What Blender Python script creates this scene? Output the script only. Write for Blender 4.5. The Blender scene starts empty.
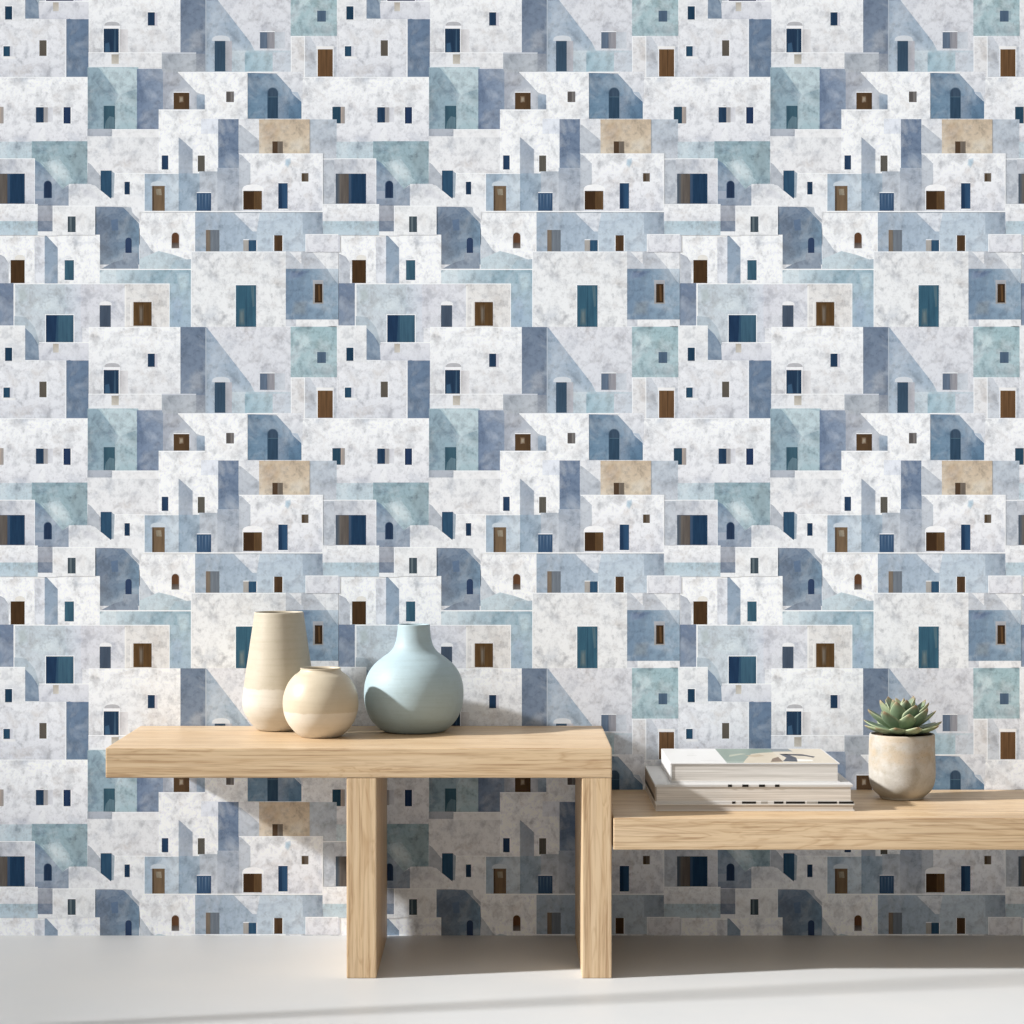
import bpy, bmesh, math, random
from mathutils import Vector, Matrix
random.seed(4)
SC = bpy.context.scene
COL = SC.collection

# ------------------------------------------------------------------ camera frame
F = 2300.0                    # focal length in pixels of the 1024 frame
VX, VY = 501.0, 497.0         # principal point
SF = 0.00195                  # metres per pixel at the front of the benches
DF = SF * F                   # camera to bench front
K = 43.0 / (978.5 - VY)
DW = DF / (1 - K)             # camera to wall
SW = DW / F
CZ = (935.5 - VY) * SW        # camera height
YF = DF - DW                  # y of the bench fronts (wall at y = 0)

def X(px, D): return (px - VX) * D / F
def Z(py, D): return CZ - (py - VY) * D / F

# ------------------------------------------------------------------ helpers
def lin(c):
    r = []
    for v in c:
        v /= 255.0
        r.append(v / 12.92 if v <= 0.04045 else ((v + 0.055) / 1.055) ** 2.4)
    return r

def obj(name, bm, mat, parent=None, smooth=False):
    me = bpy.data.meshes.new(name)
    bm.normal_update()
    bm.to_mesh(me); bm.free()
    if mat: me.materials.append(mat)
    if smooth:
        for p in me.polygons: p.use_smooth = True
    o = bpy.data.objects.new(name, me)
    COL.objects.link(o)
    if parent is not None:
        o.parent = parent
    return o

def thing(name, label, cat, loc, group=None):
    o = bpy.data.objects.new(name, None); COL.objects.link(o)
    o.location = loc; o.empty_display_size = 0.05
    o['label'] = label; o['category'] = cat
    if group: o['group'] = group
    return o

def box(bm, x0, y0, z0, x1, y1, z1, bev=0.0):
    m = Matrix.Translation(((x0+x1)/2, (y0+y1)/2, (z0+z1)/2)) @ Matrix.Diagonal((x1-x0, y1-y0, z1-z0, 1))
    r = bmesh.ops.create_cube(bm, size=1.0, matrix=m)
    if bev > 0:
        es = list({e for v in r['verts'] for e in v.link_edges})
        bmesh.ops.bevel(bm, geom=es, offset=bev, segments=2, affect='EDGES', profile=0.6)

def lathe(bm, prof, seg=96):
    rings = []
    for r, z in prof:
        if r < 1e-5:
            rings.append([bm.verts.new((0, 0, z))])
        else:
            rings.append([bm.verts.new((r*math.cos(2*math.pi*i/seg), r*math.sin(2*math.pi*i/seg), z)) for i in range(seg)])
    for a, b in zip(rings, rings[1:]):
        for i in range(seg):
            j = (i+1) % seg
            if len(a) == 1 and len(b) > 1: bm.faces.new((a[0], b[j], b[i]))
            elif len(b) == 1 and len(a) > 1: bm.faces.new((a[i], a[j], b[0]))
            elif len(a) > 1: bm.faces.new((a[i], a[j], b[j], b[i]))
    bmesh.ops.recalc_face_normals(bm, faces=bm.faces)

def spline(pts, n=8):
    """Catmull-Rom through the profile points."""
    out = []
    P = [pts[0]] + list(pts) + [pts[-1]]
    for i in range(1, len(P)-2):
        p0, p1, p2, p3 = P[i-1], P[i], P[i+1], P[i+2]
        for k in range(n):
            t = k / n
            q = []
            for a, b, c, d in zip(p0, p1, p2, p3):
                q.append(0.5*((2*b) + (c-a)*t + (2*a-5*b+4*c-d)*t*t + (3*b-a-3*c+d)*t**3))
            out.append(tuple(q))
    out.append(tuple(pts[-1]))
    return out

class N:
    """small node-tree builder"""
    def __init__(s, name):
        s.m = bpy.data.materials.new(name); s.m.use_nodes = True
        s.t = s.m.node_tree; s.b = s.t.nodes['Principled BSDF']
    def n(s, typ, **kw):
        o = s.t.nodes.new(typ)
        for k, v in kw.items():
            if k.startswith('i_'):
                key = k[2:]
                key = int(key) if key.isdigit() else key.replace('_', ' ')
                o.inputs[key].default_value = v
            else: setattr(o, k, v)
        return o
    def l(s, a, b): s.t.links.new(a, b)
    def noise(s, vec, scale, detail=4, rough=0.6, dist=0.0):
        o = s.n('ShaderNodeTexNoise', i_Scale=scale, i_Detail=detail, i_Roughness=rough, i_Distortion=dist)
        s.l(vec, o.inputs['Vector']); return o.outputs['Fac']
    def mapr(s, v, a, b, c=0.0, d=1.0):
        o = s.n('ShaderNodeMapRange'); o.clamp = True
        s.l(v, o.inputs[0])
        for i, q in enumerate((a, b, c, d)): o.inputs[i+1].default_value = q
        return o.outputs[0]
    def math(s, op, a, b):
        o = s.n('ShaderNodeMath', operation=op)
        for i, q in enumerate((a, b)):
            if isinstance(q, (int, float)): o.inputs[i].default_value = q
            else: s.l(q, o.inputs[i])
        return o.outputs[0]
    def mix(s, f, a, b, mode='MIX'):
        o = s.n('ShaderNodeMix', data_type='RGBA', blend_type=mode)
        for i, q in ((0, f), (6, a), (7, b)):
            if isinstance(q, (int, float)): o.inputs[i].default_value = q
            elif isinstance(q, (tuple, list)): o.inputs[i].default_value = (*q[:3], 1)
            else: s.l(q, o.inputs[i])
        return o.outputs[2]
    def coords(s, scale=(1, 1, 1), loc=(0, 0, 0), kind='Object', rot=(0, 0, 0)):
        c = s.n('ShaderNodeTexCoord'); mp = s.n('ShaderNodeMapping')
        mp.inputs['Scale'].default_value = scale; mp.inputs['Location'].default_value = loc
        mp.inputs['Rotation'].default_value = rot
        s.l(c.outputs[kind], mp.inputs['Vector']); return mp.outputs[0]
    def out(s, col=None, rough=0.6, spec=0.3, **kw):
        if col is not None:
            if isinstance(col, (tuple, list)): s.b.inputs['Base Color'].default_value = (*col[:3], 1)
            else: s.l(col, s.b.inputs['Base Color'])
        if isinstance(rough, (int, float)): s.b.inputs['Roughness'].default_value = rough
        else: s.l(rough, s.b.inputs['Roughness'])
        s.b.inputs['Specular IOR Level'].default_value = spec
        return s.m
    def bump(s, h, strength=0.2, dist=0.002):
        o = s.n('ShaderNodeBump', i_Strength=strength, i_Distance=dist)
        s.l(h, o.inputs['Height']); s.l(o.outputs[0], s.b.inputs['Normal'])

# ------------------------------------------------------------------ materials
def wood(name, axis, seed):
    """pale oak; grain runs along axis (0 = x, 2 = z)"""
    s = N(name)
    st = [1.0, 1.0, 1.0]; st[axis] = 0.022
    v = s.coords(scale=st, loc=(seed, seed*1.7, seed*0.6))
    # broad cathedral bands, fine pores
    st2 = [1.0, 1.0, 1.0]; st2[axis] = 0.11
    v2 = s.coords(scale=st2, loc=(seed*2.1, seed, seed*3.1))
    warp = s.noise(v2, 9.0, 2, 0.5)
    wv = s.n('ShaderNodeTexNoise', i_Scale=26.0, i_Detail=3.0, i_Roughness=0.55, i_Distortion=1.1)
    s.l(v2, wv.inputs['Vector'])
    band = s.math('FRACT', s.math('MULTIPLY', wv.outputs['Fac'], 7.0), 0)
    band = s.mapr(s.math('ABSOLUTE', s.math('SUBTRACT', band, 0.5), 0), 0.0, 0.5)
    fine = s.noise(v, 230.0, 4, 0.65, 0.25)
    mid = s.noise(v, 60.0, 3, 0.6)
    st3 = [1.0, 1.0, 1.0]; st3[axis] = 0.03
    long_ = s.noise(s.coords(scale=st3, loc=(seed*4.1, seed*0.3, seed*1.9)), 90.0, 3, 0.6)
    base = s.mix(s.mapr(warp, 0.3, 0.7), lin(WOOD_A), lin(WOOD_B))
    c = s.mix(s.mapr(band, 0.60, 1.0, 0.0, 0.45), base, lin(WOOD_D))
    c = s.mix(s.mapr(mid, 0.50, 0.66, 0.0, 0.42), c, lin(WOOD_D))
    c = s.mix(s.mapr(fine, 0.50, 0.64, 0.0, 0.62), c, lin(WOOD_E))
    c = s.mix(s.mapr(long_, 0.50, 0.64, 0.0, 0.50), c, lin(WOOD_A))
    s.bump(fine, 0.10, 0.001)
    return s.out(c, 0.45, 0.5)

WOOD_A, WOOD_B, WOOD_D, WOOD_E = (214, 191, 160), (203, 175, 137), (164, 129, 91), (140, 105, 70)
oak_x = wood('oak_long_grain', 0, 0.3)
oak_x2 = wood('oak_long_grain_low', 0, 5.3)
oak_z = wood('oak_upright_grain', 2, 1.3)

def mat_floor():
    s = N('floor_paint')
    v = s.coords()
    n = s.noise(v, 5.0, 4, 0.5)
    c = s.mix(s.mapr(n, 0.3, 0.7), lin((198, 201, 204)), lin((202, 204, 206)))
    return s.out(c, 0.45, 0.25)

def mat_wallpaper():
    s = N('wallpaper_village_print')
    at = s.n('ShaderNodeVertexColor', layer_name='Col')
    uv = s.n('ShaderNodeUVMap', uv_map='print')
    def vec(loc, sc=(1, 1, 1)):
        mp = s.n('ShaderNodeMapping'); mp.inputs['Location'].default_value = loc; mp.inputs['Scale'].default_value = sc
        s.l(uv.outputs[0], mp.inputs['Vector']); return mp.outputs[0]
    alpha = at.outputs['Alpha']
    door = s.math('GREATER_THAN', alpha, 1.5)
    amt = s.math('MULTIPLY', alpha, s.math('SUBTRACT', 1.0, door))
    col = at.outputs['Color']
    n1 = s.noise(vec((0, 0, 0)), 5.2, 6, 0.64, 0.4)
    n2 = s.noise(vec((31, 7, 0)), 3.6, 5, 0.62, 0.6)
    n3 = s.noise(vec((3, 57, 0)), 13.0, 4, 0.7)
    n4 = s.noise(vec((73, 5, 0)), 2.2, 3, 0.5)
    n5 = s.noise(vec((12, 25, 0), (1.0, 0.6, 1)), 28.0, 3, 0.7)
    n6 = s.noise(vec((55, 41, 0), (1.15, 0.9, 1)), 7.0, 4, 0.6, 0.35)
    tint = s.mix(s.mapr(n4, 0.4, 0.6), (0.66, 0.69, 0.74), (0.76, 0.725, 0.70))
    c = s.mix(s.math('MULTIPLY', s.mapr(n1, 0.49, 0.66), s.math('MULTIPLY', amt, 0.85)), col, s.mix(1.0, col, tint, 'MULTIPLY'))
    c = s.mix(s.math('MULTIPLY', s.mapr(n6, 0.53, 0.67), s.math('MULTIPLY', amt, 0.75)), c, s.mix(1.0, c, (0.68, 0.69, 0.71), 'MULTIPLY'))
    c = s.mix(s.math('MULTIPLY', s.mapr(n3, 0.51, 0.64), s.math('MULTIPLY', amt, 0.62)), c, s.mix(1.0, c, (0.72, 0.73, 0.75), 'MULTIPLY'))
    c = s.mix(s.math('MULTIPLY', s.mapr(n2, 0.50, 0.68), s.math('MULTIPLY', amt, 0.24)), c, lin((236, 238, 240)))
    c = s.mix(s.math('MULTIPLY', s.mapr(n5, 0.54, 0.68), s.math('MULTIPLY', amt, 0.60)), c, s.mix(1.0, c, (0.74, 0.74, 0.75), 'MULTIPLY'))
    # painted doors and shutters: upright brush streaks
    st = s.noise(vec((5, 0, 0), (34, 3.0, 1)), 1.0, 4, 0.6)
    cd = s.mix(s.mapr(st, 0.35, 0.7), s.mix(1.0, col, (0.76, 0.77, 0.80), 'MULTIPLY'), s.mix(1.0, col, (1.16, 1.16, 1.14), 'MULTIPLY'))
    c = s.mix(door, c, cd)
    g = s.n('ShaderNodeMix', data_type='RGBA', blend_type='MULTIPLY'); g.inputs[0].default_value = 1.0
    s.l(c, g.inputs[6]); g.inputs[7].default_value = (*WALL_GAIN, 1)
    return s.out(g.outputs[2], 0.9, 0.05)
WALL_GAIN = (1.055, 1.10, 1.16)

def mat_glaze(name, hi, lo, zb, rough_hi=0.35, wob=0.0015, speck=0.10):
    """two-tone stoneware: glaze above zb, paler slip below"""
    s = N(name)
    v = s.coords()
    sp = s.n('ShaderNodeSeparateXYZ'); s.l(v, sp.inputs[0])
    n = s.noise(v, 40.0, 4, 0.6)
    ring = s.noise(s.coords(scale=(1.2, 1.2, 26)), 8.0, 3, 0.6)
    fine = s.noise(v, 320.0, 3, 0.7)
    h = s.math('ADD', sp.outputs[2], s.mapr(n, 0.3, 0.7, -wob, wob))
    f = s.mapr(h, zb-0.0009, zb+0.0009)
    c = s.mix(f, lin(lo), lin(hi))
    c = s.mix(s.mapr(n, 0.45, 0.75, 0.0, speck*1.4), c, s.mix(1.0, c, (0.80, 0.78, 0.74), 'MULTIPLY'))
    c = s.mix(s.mapr(ring, 0.45, 0.7, 0.0, speck*1.6), c, s.mix(1.0, c, (0.84, 0.82, 0.78), 'MULTIPLY'))
    c = s.mix(s.mapr(fine, 0.58, 0.75, 0.0, speck*1.5), c, s.mix(1.0, c, (0.80, 0.78, 0.74), 'MULTIPLY'))
    r = s.mapr(f, 0, 1, 0.6, rough_hi)
    s.bump(ring, 0.06, 0.001)
    return s.out(c, r, 0.4)

def mat_plain(name, c, rough=0.6, spec=0.3):
    return N(name).out(lin(c), rough, spec)

def mat_pages(name, a, b):
    s = N(name)
    v = s.coords(scale=(0.012, 0.012, 1.0))
    n = s.noise(v, 420.0, 3, 0.7)
    n2 = s.noise(s.coords(scale=(0.02, 0.02, 1.0)), 120.0, 2, 0.5)
    c = s.mix(s.mapr(n, 0.38, 0.66), lin(a), lin(b))
    c = s.mix(s.mapr(n2, 0.5, 0.7, 0, 0.5), c, lin(b))
    s.bump(n, 0.25, 0.0006)
    return s.out(c, 0.85, 0.1)

def mat_vcol(name, rough=0.45):
    s = N(name)
    at = s.n('ShaderNodeVertexColor', layer_name='Col')
    n = s.noise(s.coords(), 60.0, 4, 0.6)
    c = s.mix(s.mapr(n, 0.4, 0.7, 0, 0.35), at.outputs[0], s.mix(1.0, at.outputs[0], (0.82, 0.82, 0.80), 'MULTIPLY'))
    return s.out(c, rough, 0.3)

def mat_concrete():
    s = N('worn_concrete_glaze')
    v = s.coords()
    sp = s.n('ShaderNodeSeparateXYZ'); s.l(v, sp.inputs[0])
    n = s.noise(v, 26.0, 5, 0.65, 0.3)
    n2 = s.noise(s.coords(loc=(4, 3, 1)), 55.0, 5, 0.7)
    n3 = s.noise(s.coords(loc=(9, 1, 5), scale=(1, 1, 1.8)), 20.0, 4, 0.6)
    fine = s.noise(v, 420.0, 2, 0.6)
    c = s.mix(s.mapr(n, 0.4, 0.65), lin((186, 183, 178)), lin((166, 161, 152)))
    band = s.math('MULTIPLY', s.mapr(sp.outputs[2], 0.055, 0.085), s.mapr(n3, 0.42, 0.62))
    c = s.mix(s.math('MULTIPLY', band, 0.6), c, lin((178, 158, 130)))
    c = s.mix(s.mapr(n2, 0.56, 0.72, 0, 0.6), c, lin((156, 148, 132)))
    low = s.mapr(s.math('ADD', sp.outputs[2], s.mapr(n, 0.3, 0.7, -0.01, 0.01)), 0.018, 0.028)
    c = s.mix(low, lin((176, 170, 158)), c)
    c = s.mix(s.mapr(fine, 0.62, 0.72, 0, 0.5), c, lin((120, 110, 96)))
    s.bump(n2, 0.15, 0.0015)
    return s.out(c, 0.7, 0.25)

def mat_leaf():
    s = N('succulent_leaf')
    at = s.n('ShaderNodeVertexColor', layer_name='Col')
    n = s.noise(s.coords(), 120.0, 4, 0.6)
    n2 = s.noise(s.coords(loc=(3, 2, 1)), 40.0, 3, 0.6)
    c = s.mix(s.mapr(n, 0.4, 0.7, 0, 0.5), at.outputs[0], s.mix(1.0, at.outputs[0], (1.30, 1.25, 1.25), 'MULTIPLY'))
    c = s.mix(s.mapr(n2, 0.45, 0.7, 0, 0.45), c, s.mix(1.0, c, (0.72, 0.80, 0.78), 'MULTIPLY'))
    return s.out(c, 0.5, 0.35)

def mat_soil():
    s = N('dark_soil')
    n = s.noise(s.coords(), 260.0, 4, 0.7)
    s.bump(n, 0.8, 0.003)
    return s.out(s.mix(s.mapr(n, 0.35, 0.65), lin((46, 36, 28)), lin((84, 68, 52))), 0.9, 0.1)

# ------------------------------------------------------------------ the wallpaper print
PER = 1024.0 / 3
CR = dict(A=(336, 236), B=(450, 236), C=(564, 236), D=(336, 350), E=(450, 350), F=(564, 350),
          G=(336, 464), H=(450, 464), I=(564, 464))
SHAPES = []          # (points in print px, colours, mottle)
W1, W2, W3 = (244, 245, 246), (234, 235, 238), (212, 215, 222)
HL = (244, 245, 246)

def Pg(cr, pts, col, m=1.0, cols=None):
    ox, oy = CR[cr]
    P = [(ox + x/8.0, oy + y/8.0) for x, y in pts]
    C = cols if cols else [col]*len(P)
    SHAPES.append((P, C, m))

def R(cr, x0, y0, x1, y1, col, col2=None, d='v', m=1.0, hl=''):
    """rectangle; col..col2 runs down (v) or across (h); hl: pale painted arrises t,l,r,b"""
    if col2 is None: C = [col]*4
    elif d == 'v': C = [col, col, col2, col2]
    else: C = [col, col2, col2, col]
    Pg(cr, [(x0, y0), (x1, y0), (x1, y1), (x0, y1)], col, m, C)
    w = 6
    if 't' in hl: Pg(cr, [(x0, y0), (x1, y0), (x1, y0+w), (x0, y0+w)], HL, 0.2)
    if 'l' in hl: Pg(cr, [(x0, y0), (x0+w, y0), (x0+w, y1), (x0, y1)], HL, 0.2)
    if 'r' in hl: Pg(cr, [(x1-w, y0), (x1, y0), (x1, y1), (x1-w, y1)], HL, 0.2)
    if 'b' in hl: Pg(cr, [(x0, y1-w), (x1, y1-w), (x1, y1), (x0, y1)], HL, 0.2)

def Soft(cr, pts, col, base, m=1.0, n=6):
    """watercolour bloom: nested washes fading into the ground colour"""
    cx = sum(p[0] for p in pts)/len(pts); cy = sum(p[1] for p in pts)/len(pts)
    for i in range(n):
        t = (i+1)/n; k = 1.06 - 0.56*t
        Pg(cr, [(cx + (x-cx)*k, cy + (y-cy)*k) for x, y in pts], tuple(a + (b-a)*t for a, b in zip(base, col)), m)

def Wn(cr, x0, y0, x1, y1, col, fr='', col2=None, d='v'):
    """window or door; fr: sides with a pale reveal"""
    e = 6
    if fr:
        Pg(cr, [(x0-(e if 'l' in fr else 0), y0-(e if 't' in fr else 0)), (x1+(e if 'r' in fr else 0), y0-(e if 't' in fr else 0)),
                (x1+(e if 'r' in fr else 0), y1+(e if 'b' in fr else 0)), (x0-(e if 'l' in fr else 0), y1+(e if 'b' in fr else 0))], HL, 0.2)
    R(cr, x0, y0, x1, y1, col, col2, d, 2.0)

def arch(cr, x0, y0, x1, y1, col, m=2.0, hgt=None):
    r = (x1-x0)/2; h = hgt or r; cx = (x0+x1)/2
    pts = [(cx - r*math.cos(math.pi*i/10), y0 + h - h*math.sin(math.pi*i/10)) for i in range(11)]
    Pg(cr, pts + [(x1, y1), (x0, y1)], col, m)

def cap(cr, x0, y0, x1, y1, col, flat=0.0):
    """painted rounded canopy"""
    cx = (x0+x1)/2; r = (x1-x0)/2
    pts = [(cx - r*math.cos(math.pi*i/10), y1 - (y1-y0)*math.sin(math.pi*i/10)**0.6) for i in range(11)]
    Pg(cr, pts, col, 0.3)

NAVY, NAVY2 = (34, 64, 98), (44, 78, 116)
TEAL = (54, 98, 122)
BRN, BRN2 = (80, 54, 32), (112, 78, 46)
SH, SHD, SLATE = (146, 163, 187), (112, 134, 164), (112, 129, 157)
LSH = (192, 197, 207)
AQ, AQL = (164, 188, 200), (198, 213, 221)

def paint():
    # --- base plaster
    Pg('A', [(-60, -60), (2800, -60), (2800, 2800), (-60, 2800)], W2)
    # --- blue-grey band above the big house, right of the arched door house
    R('I', -220, 715, 800, 1120, (160, 176, 198), (186, 200, 216), 'h')
    Pg('I', [(90, 722), (480, 722), (310, 872), (240, 870)], (222, 226, 232), 1)
    Pg('I', [(300, 715), (620, 715), (650, 800), (660, 1130), (280, 1130), (270, 880)], (192, 205, 220), 1)
    R('I', 640, 712, 800, 895, (166, 180, 198), (150, 164, 184), 'h')
    Wn('I', -134, 858, -26, 1030, (112, 122, 134))
    R('I', -134, 858, -98, 1030, (134, 112, 92), (118, 108, 96), 'h', 2)
    Wn('C', 165, 33, 210, 121, (172, 166, 160), 't')
    Wn('C', 208, 33, 270, 121, (44, 86, 122), 'r')
    Wn('C', 412, -6, 478, 121, (84, 58, 36), 'lr')
    # --- arched-door white house
    R('H', 248, 712, 692, 1140, W1, None, 'v', 1, 'tr')
    Pg('H', [(248, 890), (275, 925), (345, 1024), (380, 1048), (380, 1080), (248, 1100)], (196, 203, 213))
    Pg('B', [(245, 185), (400, 120), (520, 150), (660, 200), (660, 266), (245, 266)], (196, 210, 219))
    Pg('B', [(530, 195), (660, 185), (660, 266), (480, 266)], (178, 197, 210))
    arch('H', 500, 874, 568, 1008, (224, 224, 224), 0.2)
    arch('H', 504, 879, 563, 1004, (106, 66, 40))
    R('H', 506, 960, 562, 1004, (92, 74, 62), (122, 116, 114), 'v', 2)
    # --- aqua ledge and wall left of big house
    R('B', -180, 270, 200, 385, (214, 225, 231), (206, 218, 226), 'v')
    R('B', 60, 272, 330, 385, (200, 214, 223), (166, 188, 202), 'h')
    R('B', 330, 272, 660, 400, (156, 180, 196), (152, 177, 194), 'h')
    R('B', 480, 380, 660, 730, (172, 193, 208), (164, 184, 206), 'v')
    Soft('B', [(540, 290), (645, 290), (650, 440), (570, 460), (545, 350)], (188, 207, 217), (164, 186, 202))
    Soft('B', [(500, 490), (560, 480), (600, 560), (600, 712), (500, 712)], (160, 181, 206), (167, 187, 207))
    Pg('B', [(-180, 263), (662, 263), (662, 272), (-180, 272)], HL, 0.2)
    Pg('B', [(-120, 285), (-55, 275), (-80, 310), (-100, 380), (-150, 380)], (176, 200, 216))
    # --- blue arch house (tops out under the slanting light)
    Pg('G', [(802, 668), (1024, 676), (1034, 680), (1150, 800), (1156, 810), (1156, 1135), (840, 1135), (838, 895), (802, 895)], (112, 136, 166), 1,
       [(112, 130, 158)]*3 + [(122, 146, 174)]*3 + [(136, 148, 166), (112, 124, 146), (104, 130, 162), (110, 134, 164)][:3] )
    Pg('B', [(120, 132), (238, 132), (238, 262), (-60, 262), (40, 210), (110, 190)], (138, 150, 170))
    Pg('H', [(110, 672), (180, 678), (190, 720), (245, 775), (245, 800)], (182, 189, 200), 0.8)
    arch('H', 134, 919, 184, 1042, (44, 66, 106))
    Pg('G', [(930, 780), (985, 770), (990, 860), (940, 865)], (96, 116, 150), 0.5)
    # --- white houses upper left: brown door house, teal window house
    R('G', 400, 896, 842, 1292, W1, None, 'v', 1, 't')
    R('G', 22, 896, 400, 1292, W1, None, 'v', 1, 'tlr')
    R('A', 320, 10, 400, 375, (226, 229, 235))
    Pg('A', [(400, -8), (415, -2), (505, 95), (505, 380), (400, 380)], SH, 0.9)
    Pg('A', [(24, 140), (78, 166), (112, 218), (112, 380), (24, 380)], (192, 197, 208))
    cap('A', 162, 150, 244, 192, (226, 223, 216))
    Wn('A', 128, 192, 240, 377, (76, 50, 26), 'r')
    Wn('A', 560, 193, 634, 353, (54, 98, 122), 'trb')
    # --- big white house with the tall teal door
    R('B', 658, 124, 1417, 735, (231, 232, 233), (233, 234, 235), 'v', 1.1, 'tl')
    Wn('C', 105, 393, 268, 731, (50, 98, 124), 'lt')
    Pg('C', [(225, 400), (250, 400), (256, 560), (240, 570)], (78, 112, 128), 2)
    Soft('C', [(132, 580), (176, 575), (180, 722), (124, 722)], (100, 122, 128), (58, 102, 124), 2)
    Pg('C', [(186, 400), (190, 400), (190, 725), (186, 725)], (34, 72, 98), 2)
    # --- blue house with the small brown shutter
    R('C', 505, 122, 926, 264, (194, 199, 209))
    Pg('C', [(530, 126), (628, 126), (630, 225), (595, 190), (548, 140)], (228, 229, 232))
    Pg('C', [(715, 124), (926, 124), (926, 262), (835, 262)], (230, 231, 233))
    R('C', 505, 262, 926, 668, (116, 138, 168), (142, 164, 188), 'h')
    Soft('C', [(520, 275), (700, 275), (640, 330), (515, 350)], (112, 130, 166), (120, 141, 170))
    Soft('C', [(560, 520), (690, 500), (680, 640), (540, 640)], (134, 148, 164), (124, 145, 174))
    Pg('C', [(835, 262), (926, 262), (926, 390), (880, 330)], (192, 205, 219))
    R('C', 722, 352, 806, 542, (168, 170, 176), (150, 146, 142), 'v', 0.5)
    Wn('C', 737, 383, 797, 533, (66, 46, 28))
    Pg('C', [(762, 395), (778, 395), (782, 520), (766, 520)], (104, 70, 38), 2)
    R('C', 505, 668, 590, 722, (206, 209, 216))
    R('C', 588, 668, 926, 722, (236, 236, 237), None, 'v', 0.6)
    # --- grey-blue house with the wide two-tone shutter
    R('A', 158, 380, 700, 852, (196, 206, 215), (204, 211, 220), 'v', 1.0, 'tl')
    R('A', 560, 386, 700, 852, (200, 209, 220), (212, 215, 223), 'h')
    Soft('A', [(320, 470), (540, 480), (590, 580), (400, 625), (270, 580)], (212, 221, 227), (198, 208, 217))
    Soft('A', [(180, 410), (250, 400), (270, 520), (190, 560)], (180, 190, 194), (196, 206, 215))
    R('A', 690, 380, 1060, 735, (214, 215, 222), (222, 223, 228), 'h', 1, 't')
    R('A', 1040, 380, 1400, 732, (225, 223, 221), None, 'v', 1, 'tr')
    R('B', 128, 400, 140, 722, (236, 235, 233), None, 'v', 0.3)
    cap('A', 838, 522, 938, 556, (234, 234, 235))
    Wn('A', 840, 554, 929, 729, (70, 86, 108))
    R('B', 172, 530, 200, 720, (238, 237, 235), (214, 210, 206), 'h', 0.2)
    Wn('B', 198, 528, 344, 719, (96, 66, 34))
    Soft('B', [(240, 545), (282, 545), (280, 712), (244, 712)], (122, 108, 92), (98, 69, 38), 2)
    R('B', 268, 532, 271, 716, (66, 44, 24), None, 'v', 2)
    Pg('A', [(158, 640), (250, 650), (320, 730), (360, 860), (360, 870), (158, 870)], (180, 192, 204), 0.9)
    R('A', 22, 378, 157, 718, (110, 126, 158), (132, 146, 172), 'v', 0.9, 'r')
    Wn('A', 410, 632, 631, 850, (56, 98, 124), 'trl')
    R('A', 411, 634, 500, 848, (28, 58, 96), None, 'v', 2)
    Pg('A', [(498, 634), (512, 634), (508, 848), (486, 848)], (42, 80, 112), 2)
    # --- little white house, steps and balcony below
    R('D', -100, 80, 574, 550, W2, (218, 220, 226), 'v', 1, 't')
    R('A', 6, 716, 244, 1010, (234, 235, 236), (228, 229, 231), 'v', 0.8, 'tl')
    Pg('A', [(244, 735), (300, 790), (350, 870), (356, 992), (244, 992)], (126, 144, 170), 0.9)
    R('A', 356, 850, 752, 996, (222, 223, 228), (210, 212, 220), 'v', 0.8, 't')
    R('A', 467, 862, 512, 932, (174, 166, 156), (206, 200, 190), 'v', 0.6)
    Wn('A', 83, 893, 140, 999, (28, 64, 94), 'tr')
    Wn('D', 70, 300, 122, 381, (34, 76, 108), 'tl')
    R('D', 122, 300, 146, 382, (196, 199, 208), (212, 214, 220), 'h', 0.3)
    R('D', 70, 382, 166, 402, (232, 232, 233), None, 'v', 0.3)
    Wn('D', 358, 253, 415, 378, (94, 86, 76), 'r')
    R('D', 572, 84, 752, 548, (104, 124, 157), (112, 131, 160), 'v', 0.8)
    R('D', 562, 84, 573, 545, (234, 235, 238), None, 'v', 0.3)
    Pg('D', [(580, 84), (600, 80), (640, 92), (752, 94), (752, 100), (576, 100)], (100, 120, 152), 0.4)
    # --- white house with the navy door and balcony
    R('A', 752, 728, 1490, 1280, W1, (226, 227, 230), 'v', 1, 'tr')
    R('E', 80, 165, 155, 352, (196, 194, 196), (222, 221, 223), 'h', 0.6)
    cap('D', 878, 104, 1002, 140, (178, 178, 182))
    R('D', 868, 136, 1004, 160, (238, 238, 240), None, 'v', 0.2)
    Wn('D', 872, 160, 993, 352, (34, 62, 94), 'lr')
    Pg('D', [(885, 280), (915, 270), (925, 345), (885, 348)], (54, 92, 128), 2)
    Pg('D', [(958, 165), (968, 165), (968, 350), (956, 350)], (54, 86, 116), 2)
    Wn('E', 313, 29, 369, 135, (32, 62, 98), 't')
    R('E', 369, 32, 390, 138, (204, 203, 212), None, 'v', 0.3)
    R('D', 750, 350, 1340, 474, (226, 228, 232), (232, 232, 233), 'h', 0.9, 't')
    R('D', 935, 366, 993, 442, (168, 162, 152), (204, 198, 188), 'v', 0.6)
    # --- house under the long diagonal shadow
    R('E', 770, -185, 1460, 520, (220, 221, 226), (212, 215, 222), 'v')
    Pg('E', [(770, -180), (786, -180), (1132, 266), (1170, 340), (1170, 520), (770, 520)], SH, 1,
       [(150, 166, 190)]*2 + [(166, 182, 202), (188, 202, 214), (192, 204, 216), (176, 190, 208)])
    R('F', 180, 335, 545, 510, (176, 196, 210), (196, 206, 217), 'h')
    R('F', 75, 335, 185, 510, (190, 203, 214), (194, 206, 216), 'h')
    R('F', 178, 350, 400, 505, (160, 186, 202), (180, 200, 212), 'h')
    R('F', 400, 350, 545, 505, (206, 211, 221), (200, 208, 220), 'h')
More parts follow.
